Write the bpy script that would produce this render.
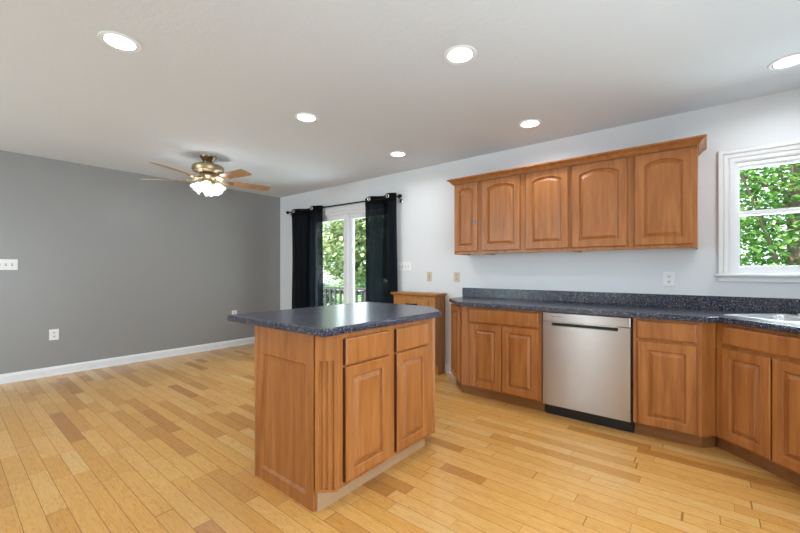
import bpy, bmesh, math, random
from mathutils import Vector, Matrix
random.seed(7)
for o in list(bpy.data.objects):
    bpy.data.objects.remove(o)
S = bpy.context.scene
COL = S.collection
PI = math.pi

# ------------------------------------------------------------------ camera
cam_d = bpy.data.cameras.new('camera')
cam = bpy.data.objects.new('camera', cam_d)
COL.objects.link(cam)
cam.location = (0, 0, 1.19)
cam.rotation_euler = (PI / 2, 0, math.radians(39.1))
cam_d.sensor_width = 36
cam_d.lens = 36 * 376 / 800
cam_d.shift_y = 3.5 / 800
cam_d.clip_start = 0.02
S.camera = cam

# ------------------------------------------------------------------ view, world, daylight
S.view_settings.view_transform = 'Standard'
S.view_settings.look = 'None'
S.view_settings.gamma = 1
S.view_settings.use_curve_mapping = False
S.view_settings.exposure = 0.63

W = bpy.data.worlds.new('sky')
S.world = W
W.use_nodes = True
bg = W.node_tree.nodes['Background']
bg.inputs[0].default_value = (0.80, 0.90, 1.0, 1)
bg.inputs[1].default_value = 2.0

sun_d = bpy.data.lights.new('sun', 'SUN')
sun_d.energy = 6.5
sun_d.angle = 0.02
sun_d.color = (1, 0.95, 0.85)
sun = bpy.data.objects.new('sun', sun_d)
COL.objects.link(sun)
sun.rotation_euler = Vector((0.30, 0.62, -1.05)).to_track_quat('-Z', 'Y').to_euler()


def area(name, loc, direction, sx, sy, power, color=(1, 1, 1)):
    d = bpy.data.lights.new(name, 'AREA')
    d.shape = 'RECTANGLE'
    d.size, d.size_y = sx, sy
    d.energy = power
    d.color = color
    o = bpy.data.objects.new(name, d)
    COL.objects.link(o)
    o.location = loc
    o.rotation_euler = Vector(direction).to_track_quat('-Z', 'Y').to_euler()
    return o


# daylight by the patio door and sink window, plus added lamps behind unseen openings
DAY = (0.78, 0.90, 1.0)
area('fill_right', (1.45, 0.55, 1.00), (-1, 0, 0.1), 1.9, 2.5, 60, DAY)  # added fill lamp behind the unseen door on the right
area('streak_rear', (-2.05, -2.95, 1.1), (0, 1, 0), 0.24, 1.9, 9, DAY)  # added lamp behind the unseen rear door, makes the dishwasher streak
area('fill_dining', (-4.3, -2.95, 1.45), (0, 1, 0), 1.4, 1.2, 60, DAY)  # added fill lamp behind the unseen dining window
area('daylight_patio', (-4.0, 4.30, 1.2), (0, -1, 0), 1.7, 1.9, 40, DAY)
area('daylight_sink', (0.54, 4.25, 1.6), (0, -1, 0), 0.8, 0.8, 26, DAY)
CAN_W = 3.0
CAN_COL = (0.95, 0.97, 1.0)
FAN_BULB = 180.0

# ------------------------------------------------------------------ node helper and materials


class NT:
    def __init__(self, name):
        self.m = bpy.data.materials.new(name)
        self.m.use_nodes = True
        self.t = self.m.node_tree
        self.t.nodes.clear()
        self.out = self.t.nodes.new('ShaderNodeOutputMaterial')

    def n(self, kind, **kw):
        nd = self.t.nodes.new('ShaderNode' + kind)
        for k, v in kw.items():
            setattr(nd, k, v)
        return nd

    def l(self, a, b):
        self.t.links.new(a, b)

    def set(self, sock, v):
        if hasattr(v, 'is_output') or isinstance(v, bpy.types.NodeSocket):
            self.l(v, sock)
        else:
            sock.default_value = v

    def math(self, op, a, b=0.0, c=None):
        nd = self.n('Math', operation=op)
        self.set(nd.inputs[0], a)
        self.set(nd.inputs[1], b)
        if c is not None:
            self.set(nd.inputs[2], c)
        return nd.outputs[0]

    def mix(self, f, a, b, blend='MIX'):
        nd = self.n('Mix', data_type='RGBA', blend_type=blend)
        self.set(nd.inputs[0], f)
        self.set(nd.inputs[6], a)
        self.set(nd.inputs[7], b)
        return nd.outputs[2]

    def ramp(self, f, stops, interp='LINEAR'):
        nd = self.n('ValToRGB')
        cr = nd.color_ramp
        cr.interpolation = interp
        while len(cr.elements) < len(stops):
            cr.elements.new(0.5)
        for e, (p, c) in zip(cr.elements, stops):
            e.position = p
            e.color = c if len(c) == 4 else (*c, 1)
        self.l(f, nd.inputs[0])
        return nd.outputs[0]

    def coords(self, scale=(1, 1, 1), rand=0.0, kind='Object'):
        tc = self.n('TexCoord')
        mp = self.n('Mapping')
        mp.inputs['Scale'].default_value = scale
        self.l(tc.outputs[kind], mp.inputs[0])
        if rand:
            oi = self.n('ObjectInfo')
            cx = self.n('CombineXYZ')
            for i in range(3):
                self.l(self.math('MULTIPLY', oi.outputs['Random'], rand * (i + 1.3)), cx.inputs[i])
            self.l(cx.outputs[0], mp.inputs['Location'])
        return mp.outputs[0]

    def noise(self, vec, scale, detail=4, rough=0.55, dist=0.0):
        nd = self.n('TexNoise')
        self.l(vec, nd.inputs['Vector'])
        nd.inputs['Scale'].default_value = scale
        nd.inputs['Detail'].default_value = detail
        nd.inputs['Roughness'].default_value = rough
        nd.inputs['Distortion'].default_value = dist
        return nd.outputs[0]

    def bump(self, h, strength, dist=0.01):
        nd = self.n('Bump')
        nd.inputs['Strength'].default_value = strength
        nd.inputs['Distance'].default_value = dist
        self.l(h, nd.inputs['Height'])
        return nd.outputs[0]

    def principled(self, color, rough=0.5, metal=0.0, normal=None, spec=0.5, **kw):
        p = self.n('BsdfPrincipled')
        self.set(p.inputs['Base Color'], color if not isinstance(color, tuple) else (*color[:3], 1))
        self.set(p.inputs['Roughness'], rough)
        self.set(p.inputs['Metallic'], metal)
        self.set(p.inputs['Specular IOR Level'], spec)
        for k, v in kw.items():
            self.set(p.inputs[k.replace('_', ' ')], v)
        if normal is not None:
            self.l(normal, p.inputs['Normal'])
        self.l(p.outputs[0], self.out.inputs[0])
        return p


def flat(name, color, rough=0.5, metal=0.0, spec=0.5, var=0.03, vscale=6, bump=0.0, bscale=200):
    t = NT(name)
    v = t.coords()
    nz = t.noise(v, vscale, 3)
    c = t.mix(nz, (*[x * (1 - var) for x in color], 1), (*[min(1, x * (1 + var)) for x in color], 1))
    nm = t.bump(t.noise(v, bscale, 2), bump, 0.002) if bump else None
    t.principled(c, rough, metal, nm, spec)
    return t.m


def wood(name, dark, mid, light, grain=(26, 26, 2.2), rough=0.38, coat=0.10):
    t = NT(name)
    v = t.coords(grain, rand=9.0)
    g = t.noise(v, 1.0, 6, 0.62, 0.35)
    v2 = t.coords((5, 5, 3.0), rand=5.0)
    blot = t.noise(v2, 1.0, 3, 0.5)
    v3 = t.coords((130, 130, 7), rand=3.0)
    fine = t.noise(v3, 1.0, 2, 0.5)
    c = t.ramp(g, [(0.30, dark), (0.5, mid), (0.72, light)])
    c = t.mix(t.math('MULTIPLY', blot, 0.55), c, (*[x * 0.66 for x in mid], 1))
    c = t.mix(t.math('MULTIPLY', fine, 0.22), c, (*[x * 0.7 for x in dark], 1))
    t.principled(c, rough, 0, t.bump(fine, 0.06, 0.001), 0.4, Coat_Weight=coat, Coat_Roughness=0.3)
    return t.m


M = {}
M['ceiling'] = None
t = NT('ceiling_paint')
v = t.coords()
h = t.noise(v, 38, 4, 0.6)
h2 = t.ramp(h, [(0.42, (0, 0, 0)), (0.60, (1, 1, 1))])
t.principled(t.mix(t.noise(v, 1.2, 2), (0.665, 0.71, 0.765, 1), (0.685, 0.73, 0.785, 1)), 0.9, 0, t.bump(h2, 0.10, 0.004), 0.2)
M['ceiling'] = t.m
M['white_wall'] = flat('white_wall_paint', (0.715, 0.73, 0.75), 0.62, spec=0.3, var=0.01, vscale=2, bump=0.05, bscale=160)
M['grey_wall'] = flat('grey_wall_paint', (0.285, 0.281, 0.280), 0.34, spec=0.45, var=0.03, vscale=1.3, bump=0.05, bscale=160)
M['white_trim'] = flat('white_trim_paint', (0.77, 0.775, 0.79), 0.35, var=0.01)
M['plastic_white'] = flat('white_plastic', (0.84, 0.84, 0.84), 0.35, var=0.01)
M['plastic_beige'] = flat('beige_plastic', (0.56, 0.47, 0.35), 0.4, var=0.01)
M['slot'] = flat('dark_slot', (0.03, 0.03, 0.03), 0.6)
M['black'] = flat('black_metal', (0.006, 0.006, 0.007), 0.5, spec=0.2)
M['black_plastic'] = flat('black_plastic', (0.006, 0.006, 0.007), 0.35)
M['maple'] = wood('honey_maple', (0.26, 0.083, 0.020), (0.405, 0.147, 0.036), (0.52, 0.212, 0.062))
M['maple_toe'] = wood('maple_toe_board', (0.22, 0.08, 0.02), (0.28, 0.11, 0.03), (0.33, 0.14, 0.04), (2.2, 26, 26), 0.5, 0.0)
M['maple_pale'] = wood('pale_toe_board', (0.38, 0.22, 0.115), (0.46, 0.285, 0.155), (0.52, 0.34, 0.20), (26, 2.2, 26), 0.5, 0.0)
M['dark_edge'] = flat('dark_brown_edge', (0.075, 0.018, 0.006), 0.5, var=0.1)  # flat dark tone of the thin strips on the island fronts
M['oak_chest'] = wood('golden_oak', (0.30, 0.115, 0.022), (0.42, 0.175, 0.038), (0.50, 0.23, 0.06))
M['blade'] = wood('fan_blade_oak', (0.30, 0.14, 0.05), (0.50, 0.27, 0.11), (0.62, 0.37, 0.17), (9, 9, 9), 0.28, 0.4)
M['brass'] = flat('antique_brass', (0.42, 0.33, 0.20), 0.36, 1.0, var=0.1, vscale=30)
M['bronze'] = flat('dark_bronze', (0.22, 0.16, 0.10), 0.2, 1.0, var=0.1, vscale=30)
M['silver'] = flat('silver_ring', (0.75, 0.75, 0.76), 0.2, 1.0)
M['chrome'] = flat('chrome', (0.80, 0.83, 0.88), 0.10, 1.0)
M['sticker'] = flat('blue_tape', (0.03, 0.16, 0.50), 0.6)

# stainless, brushed
t = NT('brushed_steel')
v = t.coords((2, 2, 60))
g = t.noise(v, 1.0, 2, 0.5)
tg = t.n('Tangent', direction_type='RADIAL', axis='Z')
t.principled(t.mix(g, (0.45, 0.43, 0.42, 1), (0.465, 0.445, 0.435, 1)), 0.29, 1.0, None, 0.5, Anisotropic=0.7, Anisotropic_Rotation=0.25, Tangent=tg.outputs[0])
M['steel'] = t.m
M['sink_steel'] = flat('sink_steel', (0.62, 0.64, 0.67), 0.36, 1.0, var=0.02, vscale=10)

# speckled laminate worktop
t = NT('speckled_laminate')
v = t.coords()


def speck(scale, lo, hi):
    vo = t.n('TexVoronoi')
    vo.inputs['Scale'].default_value = scale
    t.l(v, vo.inputs['Vector'])
    sep = t.n('SeparateColor')
    t.l(vo.outputs['Color'], sep.inputs[0])
    return sep.outputs[0], vo.outputs['Distance']


r1, d1 = speck(330, 0, 1)
r2, d2 = speck(230, 0, 1)
c = t.ramp(r1, [(0.0, (0.008, 0.009, 0.016)), (0.45, (0.022, 0.026, 0.050)), (0.78, (0.062, 0.070, 0.118)), (0.91, (0.16, 0.17, 0.22)), (0.97, (0.42, 0.43, 0.48))], 'CONSTANT')
f2 = t.math('GREATER_THAN', r2, 0.93)
c = t.mix(t.math('MULTIPLY', f2, 0.6), c, (0.20, 0.15, 0.13, 1))
t.principled(c, 0.27, 0, None, 0.5)
M['laminate'] = t.m

# oak plank floor, boards run along X
t = NT('oak_plank_floor')
tc = t.n('TexCoord')
sx = t.n('SeparateXYZ')
t.l(tc.outputs['Object'], sx.inputs[0])
X, Y = sx.outputs[0], sx.outputs[1]
PW = 0.0825
yr = t.math('DIVIDE', Y, PW)
row = t.math('FLOOR', yr)
wn1 = t.n('TexWhiteNoise', noise_dimensions='1D')
t.l(row, wn1.inputs['W'])
sep = t.n('SeparateColor')
t.l(wn1.outputs['Color'], sep.inputs[0])
plen = t.math('MULTIPLY_ADD', sep.outputs[1], 0.45, 0.40)
xo = t.math('DIVIDE', t.math('MULTIPLY_ADD', sep.outputs[0], 7.0, X), plen)
# break lengths up: warp the position inside a row
xw = t.math('ADD', xo, t.math('MULTIPLY', t.math('SINE', t.math('MULTIPLY_ADD', xo, 2.1, t.math('MULTIPLY', sep.outputs[2], 6.0))), 0.28))
idx = t.math('FLOOR', xw)
cmb = t.n('CombineXYZ')
t.l(row, cmb.inputs[0])
t.l(idx, cmb.inputs[1])
wn = t.n('TexWhiteNoise', noise_dimensions='2D')
t.l(cmb.outputs[0], wn.inputs['Vector'])
seed = wn.outputs['Value']
sc = t.n('SeparateColor')
t.l(wn.outputs['Color'], sc.inputs[0])
base = t.ramp(seed, [(0.0, (0.46, 0.205, 0.054)), (0.08, (0.56, 0.270, 0.070)), (0.35, (0.68, 0.360, 0.100)), (0.65, (0.71, 0.388, 0.114)), (0.92, (0.73, 0.415, 0.132)), (1.0, (0.73, 0.45, 0.170))])
gx = t.n('CombineXYZ')
t.l(t.math('MULTIPLY_ADD', seed, 31.0, t.math('MULTIPLY', X, 2.0)), gx.inputs[0])
t.l(t.math('MULTIPLY_ADD', sc.outputs[1], 17.0, t.math('MULTIPLY', Y, 24.0)), gx.inputs[1])
g1 = t.noise(gx.outputs[0], 1.2, 5, 0.6, 1.1)
rings = t.math('FRACT', t.math('MULTIPLY', g1, 8.0))
rg = t.ramp(rings, [(0.0, (1, 1, 1)), (0.12, (0.25, 0.25, 0.25)), (0.5, (0, 0, 0)), (1.0, (0.15, 0.15, 0.15))])
gf = t.n('CombineXYZ')
t.l(t.math('MULTIPLY', X, 9.0), gf.inputs[0])
t.l(t.math('MULTIPLY', Y, 260.0), gf.inputs[1])
fine = t.noise(gf.outputs[0], 1.0, 2, 0.5)
col = t.mix(t.math('MULTIPLY', rg, 0.75), base, t.mix(1.0, base, (0.52, 0.38, 0.25, 1), 'MULTIPLY'))
col = t.mix(t.math('MULTIPLY', fine, 0.30), col, t.mix(1.0, col, (0.70, 0.60, 0.48, 1), 'MULTIPLY'))
ey = t.math('ABSOLUTE', t.math('SUBTRACT', t.math('FRACT', yr), 0.5))
ex = t.math('ABSOLUTE', t.math('SUBTRACT', t.math('FRACT', xw), 0.5))
gapy = t.math('GREATER_THAN', ey, 0.482)
gapx = t.math('GREATER_THAN', ex, 0.4975)
gap = t.math('MAXIMUM', gapy, gapx)
col = t.mix(t.math('MULTIPLY', gap, 0.72), col, (0.16, 0.07, 0.022, 1))
kv = t.n('TexVoronoi')
kv.inputs['Scale'].default_value = 2.6
t.l(tc.outputs['Object'], kv.inputs['Vector'])
knot = t.math('LESS_THAN', kv.outputs['Distance'], 0.022)
col = t.mix(t.math('MULTIPLY', knot, 0.75), col, (0.10, 0.045, 0.02, 1))
hgt = t.math('SUBTRACT', t.math('MULTIPLY', fine, 0.12), gap)
t.principled(col, t.math('MULTIPLY_ADD', fine, 0.10, 0.20), 0, t.bump(hgt, 0.25, 0.0012), 0.5)
M['floor'] = t.m

# curtain: thin black weave that lets a little through
t = NT('black_sheer_weave')
v = t.coords((300, 300, 300))
d = t.n('BsdfDiffuse')
d.inputs[0].default_value = (0.004, 0.0045, 0.006, 1)
tr = t.n('BsdfTransparent')
tl = t.n('BsdfTranslucent')
tl.inputs[0].default_value = (0.008, 0.012, 0.016, 1)
gl = t.n('BsdfGlossy')
gl.inputs[0].default_value = (0.03, 0.033, 0.04, 1)
gl.inputs['Roughness'].default_value = 0.55
a = t.n('MixShader')
a.inputs[0].default_value = 0.3
t.l(d.outputs[0], a.inputs[1]); t.l(tl.outputs[0], a.inputs[2])
b = t.n('MixShader')
b.inputs[0].default_value = 0.18
t.l(a.outputs[0], b.inputs[1]); t.l(gl.outputs[0], b.inputs[2])
c_ = t.n('MixShader')
t.set(c_.inputs[0], t.math('MULTIPLY_ADD', t.noise(v, 1.0, 1), 0.025, 0.018))
t.l(b.outputs[0], c_.inputs[1]); t.l(tr.outputs[0], c_.inputs[2])
t.l(c_.outputs[0], t.out.inputs[0])
M['curtain'] = t.m
M['heading'] = flat('black_heading', (0.004, 0.004, 0.005), 0.85, spec=0.08)

# window glass: clear, with a Fresnel reflection
t = NT('clear_glass')
tr = t.n('BsdfTransparent')
tr.inputs[0].default_value = (0.96, 0.98, 0.97, 1)
gl = t.n('BsdfGlossy')
gl.inputs['Roughness'].default_value = 0.02
lw = t.n('LayerWeight')
lw.inputs[0].default_value = 0.12
a = t.n('MixShader')
t.l(t.math('MULTIPLY', lw.outputs['Fresnel'], 0.5), a.inputs[0])
t.l(tr.outputs[0], a.inputs[1]); t.l(gl.outputs[0], a.inputs[2])
t.l(a.outputs[0], t.out.inputs[0])
M['glass'] = t.m

# frosted lamp glass
t = NT('frosted_lamp_glass')
tr = t.n('BsdfTransparent')
tl = t.n('BsdfTranslucent')
tl.inputs[0].default_value = (0.95, 0.95, 0.95, 1)
df = t.n('BsdfDiffuse')
df.inputs[0].default_value = (0.92, 0.92, 0.92, 1)
a = t.n('MixShader'); a.inputs[0].default_value = 0.55
t.l(df.outputs[0], a.inputs[1]); t.l(tl.outputs[0], a.inputs[2])
b = t.n('MixShader'); b.inputs[0].default_value = 0.35
t.l(a.outputs[0], b.inputs[1]); t.l(tr.outputs[0], b.inputs[2])
t.l(b.outputs[0], t.out.inputs[0])
M['frosted'] = t.m


def emit(name, color, strength):
    t = NT(name)
    e = t.n('Emission')
    e.inputs[0].default_value = (*color, 1)
    e.inputs[1].default_value = strength
    t.l(e.outputs[0], t.out.inputs[0])
    return t.m


M['can_lens'] = emit('lit_can_lens', CAN_COL, 6.0)
M['bulb'] = emit('lit_fan_bulb', (0.93, 0.96, 1.0), FAN_BULB)


def leafmat(name, c1, c2, c3, scale):
    t = NT(name)
    v = t.coords()
    nz = t.noise(v, scale, 2, 0.6)
    c = t.ramp(nz, [(0.32, c1), (0.5, c2), (0.68, c3)])
    d = t.n('BsdfDiffuse'); t.l(c, d.inputs[0])
    tl = t.n('BsdfTranslucent'); t.l(c, tl.inputs[0])
    gl = t.n('BsdfGlossy'); gl.inputs['Roughness'].default_value = 0.35
    gl.inputs[0].default_value = (0.9, 0.95, 1, 1)
    a = t.n('MixShader'); a.inputs[0].default_value = 0.30
    t.l(d.outputs[0], a.inputs[1]); t.l(tl.outputs[0], a.inputs[2])
    b = t.n('MixShader'); b.inputs[0].default_value = 0.07
    t.l(a.outputs[0], b.inputs[1]); t.l(gl.outputs[0], b.inputs[2])
    t.l(b.outputs[0], t.out.inputs[0])
    return t.m


M['leaf_bright'] = leafmat('bright_green_leaves', (0.025, 0.085, 0.02), (0.11, 0.26, 0.05), (0.40, 0.54, 0.16), 5)
M['leaf_deep'] = leafmat('deep_green_leaves', (0.03, 0.12, 0.02), (0.08, 0.26, 0.03), (0.20, 0.42, 0.06), 4)
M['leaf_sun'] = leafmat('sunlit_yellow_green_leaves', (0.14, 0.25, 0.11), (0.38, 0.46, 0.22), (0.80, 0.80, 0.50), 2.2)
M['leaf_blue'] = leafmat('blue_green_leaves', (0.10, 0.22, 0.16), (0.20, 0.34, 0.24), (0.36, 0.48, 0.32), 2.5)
M['bark'] = flat('grey_brown_bark', (0.17, 0.12, 0.09), 0.9, var=0.45, vscale=14, bump=0.6, bscale=30)
M['deck'] = flat('weathered_deck_wood', (0.30, 0.29, 0.28), 0.8, var=0.2, vscale=8)
M['rail_wood'] = flat('weathered_rail_wood', (0.075, 0.068, 0.066), 0.8, var=0.2, vscale=8)
M['lawn'] = flat('lawn', (0.12, 0.26, 0.06), 0.95, var=0.4, vscale=3)

# ------------------------------------------------------------------ mesh helpers


class MB:
    def __init__(self):
        self.v, self.f, self.sm = [], [], []

    def add(self, verts, faces, smooth=False):
        k = len(self.v)
        self.v += [tuple(p) for p in verts]
        for f in faces:
            self.f.append([i + k for i in f])
            self.sm.append(smooth)

    def box(self, a, b):
        x0, y0, z0 = a
        x1, y1, z1 = b
        if x0 > x1: x0, x1 = x1, x0
        if y0 > y1: y0, y1 = y1, y0
        if z0 > z1: z0, z1 = z1, z0
        self.add([(x0, y0, z0), (x1, y0, z0), (x1, y1, z0), (x0, y1, z0), (x0, y0, z1), (x1, y0, z1), (x1, y1, z1), (x0, y1, z1)],
                 [(0, 3, 2, 1), (4, 5, 6, 7), (0, 1, 5, 4), (1, 2, 6, 5), (2, 3, 7, 6), (3, 0, 4, 7)])
        return self

    def loops(self, loops, cap0=True, cap1=True, closed=True, smooth=False):
        """skin a list of point rings of equal length"""
        n = len(loops[0])
        v = [p for L in loops for p in L]
        f = []
        for i in range(len(loops) - 1):
            for j in range(n if closed else n - 1):
                a, b = i * n + j, i * n + (j + 1) % n
                f.append((a, b, b + n, a + n))
        self.add(v, f, smooth)
        if cap0: self.add(loops[0], [tuple(reversed(range(n)))])
        if cap1: self.add(loops[-1], [tuple(range(n))])
        return self

    def prism(self, poly, z0, z1):
        return self.loops([[(x, y, z0) for x, y in poly], [(x, y, z1) for x, y in poly]])

    def lathe(self, c, prof, n=32, axis=(0, 0, 1), cap0=True, cap1=True, smooth=True, wave=None):
        """prof: list of (radius, height along axis)"""
        q = Vector((0, 0, 1)).rotation_difference(Vector(axis).normalized())
        c = Vector(c)
        L = []
        for k, (r, h) in enumerate(prof):
            ring = []
            for i in range(n):
                a = 2 * PI * i / n
                rr, hh = r, h
                if wave and wave[k]:
                    rr = r + wave[k] * math.cos(a * 8)
                    hh = h + wave[k] * 0.6 * math.cos(a * 8)
                ring.append(c + q @ Vector((rr * math.cos(a), rr * math.sin(a), hh)))
            L.append(ring)
        return self.loops(L, cap0, cap1, True, smooth)

    def tube(self, pts, r, n=10, cap=True):
        pts = [Vector(p) for p in pts]
        rs = r if isinstance(r, (list, tuple)) else [r] * len(pts)
        L = []
        up = None
        for i, p in enumerate(pts):
            d = (pts[min(i + 1, len(pts) - 1)] - pts[max(i - 1, 0)]).normalized()
            if up is None:
                up = d.orthogonal().normalized()
            up = (up - d * up.dot(d)).normalized()
            s = d.cross(up)
            L.append([p + (up * math.cos(2 * PI * j / n) + s * math.sin(2 * PI * j / n)) * rs[i] for j in range(n)])
        return self.loops(L, cap, cap, True, True)

    def build(self, name, mat, parent=None, bevel=0.0, segs=2):
        off = Vector((0, 0, 0))
        p = parent
        while p is not None:
            off += p.location
            p = p.parent
        me = bpy.data.meshes.new(name)
        me.from_pydata([Vector(q) - off for q in self.v], [], self.f)
        bm = bmesh.new()
        bm.from_mesh(me)
        bmesh.ops.remove_doubles(bm, verts=bm.verts, dist=1e-6)
        bmesh.ops.recalc_face_normals(bm, faces=bm.faces)
        for f in bm.faces:
            f.smooth = False
        bm.to_mesh(me)
        bm.free()
        if any(self.sm):
            for p_ in me.polygons:
                p_.use_smooth = True
            try:
                me.set_sharp_from_angle(angle=math.radians(38))
            except Exception:
                pass
        me.materials.append(mat)
        o = bpy.data.objects.new(name, me)
        COL.objects.link(o)
        if parent is not None:
            o.parent = parent
        if bevel:
            md = o.modifiers.new('edge', 'BEVEL')
            md.width = bevel
            md.segments = segs
            md.limit_method = 'ANGLE'
        return o


def thing(name, label, cat, loc=(0, 0, 0), group=None):
    o = bpy.data.objects.new(name, None)
    COL.objects.link(o)
    o.location = loc
    o.empty_display_size = 0.05
    o['label'] = label
    o['category'] = cat
    if group: o['group'] = group
    return o


def tag(o, label, cat, group=None):
    o['label'] = label
    o['category'] = cat
    if group: o['group'] = group
    return o


def struct(o, label=None):
    o['kind'] = 'structure'
    if label: o['label'] = label
    return o


def sroot(name, loc, label):
    o = bpy.data.objects.new(name, None)
    COL.objects.link(o)
    o.location = loc
    o['kind'] = 'structure'
    o['label'] = label
    return o


def B(a, b):
    return MB().box(a, b)


# ------------------------------------------------------------------ the room
XG, YW, XR, YB, H = -5.71, 3.74, 1.08, -2.6, 2.44
TH = 0.14
struct(B((XG - TH, YB - TH, -0.12), (XR + TH, YW + TH, 0)).build('floor', M['floor']), 'glossy oak plank floor')
struct(B((XG - TH, YB - TH, H), (XR + TH, YW + TH, H + 0.15)).build('ceiling', M['ceiling']), 'white textured ceiling')
struct(B((XG - TH, YB - TH, 0), (XG, YW + TH, H)).build('wall_left', M['grey_wall']), 'grey painted wall')
BW = (-0.80, 1.90, 0.06, 2.08)
m = MB()
m.box((XR, YB, 0), (XR + TH, BW[0], H))
m.box((XR, BW[1], 0), (XR + TH, YW + TH, H))
m.box((XR, BW[0], 0), (XR + TH, BW[1], BW[2]))
m.box((XR, BW[0], BW[3]), (XR + TH, BW[1], H))
struct(m.build('wall_right', M['white_wall']), 'white wall right of the viewpoint')
# kitchen wall with the patio door opening and the sink window opening
PD = (-4.92, -3.17, 2.05)
SW = (0.165, 0.915, 1.165, 1.99)
m = MB()
m.box((XG, YW, 0), (PD[0], YW + TH, H))
m.box((PD[0], YW, PD[2]), (PD[1], YW + TH, H))
m.box((PD[1], YW, 0), (SW[0], YW + TH, H))
m.box((SW[0], YW, 0), (SW[1], YW + TH, SW[2]))
m.box((SW[0], YW, SW[3]), (SW[1], YW + TH, H))
m.box((SW[1], YW, 0), (XR, YW + TH, H))
struct(m.build('wall_back', M['white_wall']), 'white kitchen wall')
m = MB()
m.box((XG, YB - TH, 0), (-5.05, YB, H))
m.box((-3.55, YB - TH, 0), (-2.36, YB, H))
m.box((-5.05, YB - TH, 0), (-3.55, YB, 0.80))
m.box((-5.05, YB - TH, 2.08), (-3.55, YB, H))
m.box((-1.74, YB - TH, 0), (XR + TH, YB, H))
m.box((-2.36, YB - TH, 2.08), (-1.74, YB, H))
struct(m.build('wall_front', M['white_wall']), 'white wall behind the viewpoint')


def baseboard(name, poly_dir, a, b):
    """profiled baseboard from a to b; poly_dir points into the room"""
    prof = [(0, 0), (0.018, 0), (0.018, 0.012), (0.014, 0.018), (0.014, 0.075), (0.010, 0.090), (0.006, 0.100), (0, 0.102)]
    L = []
    for p in (a, b):
        L.append([(p[0] + poly_dir[0] * q, p[1] + poly_dir[1] * q, z) for q, z in prof])
    return struct(MB().loops(L).build(name, M['white_trim']), 'white moulded baseboard')


baseboard('baseboard_left', (1, 0), (XG, YB), (XG, YW))
baseboard('baseboard_back', (0, -1), (XG + 0.02, YW), (PD[0] - 0.07, YW))
baseboard('baseboard_back', (0, -1), (PD[1] + 0.07, YW), (-2.12, YW))

# window_1: double hung window over the sink
w = sroot('window_1', (0.54, YW, 1.16), 'white double hung window over the sink')
x0, x1, z0, z1 = SW


def frame_rings(mb, rect, rings, y_sign=1):
    """picture-frame moulding: rings = [(outset from rect, y)] skinned around a rectangle in the XZ plane"""
    a0, a1, b0, b1 = rect
    L = []
    for o, y in rings:
        L.append([(a0 - o, y, b0 - o), (a1 + o, y, b0 - o), (a1 + o, y, b1 + o), (a0 - o, y, b1 + o)])
    mb.loops(L + [L[0]], False, False)
    return mb


prof = [(0.0, 0.0), (0.0, 0.016), (0.012, 0.018), (0.026, 0.018), (0.030, 0.013), (0.034, 0.022), (0.056, 0.024), (0.060, 0.016), (0.066, 0.030), (0.088, 0.032), (0.092, 0.026), (0.092, 0.0)]
L = []
for (px, pz), (dx, dz) in (((x0, z0), (-1, 0)), ((x0, z1), (-1, 1)), ((x1, z1), (1, 1)), ((x1, z0), (1, 0))):
    L.append([(px + dx * a, YW - b, pz + dz * a) for a, b in prof])
MB().loops(L).build('casing', M['white_trim'], w)
L = []
for ins, y in ((0.0, YW - 0.002), (0.018, YW - 0.002), (0.018, YW + TH), (0.0, YW + TH)):
    L.append([(x0 + ins, y, z0 + ins), (x1 - ins, y, z0 + ins), (x1 - ins, y, z1 - ins), (x0 + ins, y, z1 - ins)])
MB().loops(L + [L[0]], False, False).build('jamb', M['white_trim'], w)


def sash(name, za, zb, y, st, rt_, rb):
    m = MB()
    a0, a1 = x0 + 0.012, x1 - 0.012
    m.box((a0, y, za), (a0 + st, y + 0.034, zb))
    m.box((a1 - st, y, za), (a1, y + 0.034, zb))
    m.box((a0 + st, y, za), (a1 - st, y + 0.034, za + rb))
    m.box((a0 + st, y, zb - rt_), (a1 - st, y + 0.034, zb))
    o = m.build(name, M['white_trim'], w, 0.004)
    B((a0 + st - 0.004, y + 0.014, za + rb - 0.004), (a1 - st + 0.004, y + 0.020, zb - rt_ + 0.004)).build('pane', M['glass'], o)
    return o


sash('lower_sash', z0 + 0.014, 1.625, YW + 0.030, 0.021, 0.030, 0.042)
sash('upper_sash', 1.596, z1 - 0.012, YW + 0.070, 0.021, 0.028, 0.030)
m = MB()
m.box((x0 - 0.112, YW - 0.055, z0 - 0.022), (x1 + 0.112, YW + 0.03, z0))
m.build('stool', M['white_trim'], w, 0.005)
B((x0 - 0.092, YW - 0.020, z0 - 0.062), (x1 + 0.092, YW, z0 - 0.022)).build('apron', M['white_trim'], w, 0.004)

# door_1: sliding patio door
dr = sroot('door_1', (-4.0, YW, 0), 'white sliding glass patio door between the black curtains')
m = MB()
a0, a1, zt = PD
for a, b in (((a0, YW - 0.0, 0), (a0 + 0.05, YW + TH, zt)), ((a1 - 0.05, YW, 0), (a1, YW + TH, zt)), ((a0, YW, zt - 0.045), (a1, YW + TH, zt)), ((a0, YW, 0), (a1, YW + TH, 0.03))):
    m.box(a, b)
m.build('door_frame', M['white_trim'], dr, 0.003)
m = MB()
for a, b in (((a0 - 0.06, YW - 0.016, 0), (a0, YW, zt + 0.06)), ((a1, YW - 0.016, 0), (a1 + 0.06, YW, zt + 0.06)), ((a0, YW - 0.016, zt), (a1, YW, zt + 0.06))):
    m.box(a, b)
m.build('casing', M['white_trim'], dr, 0.003)


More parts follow.
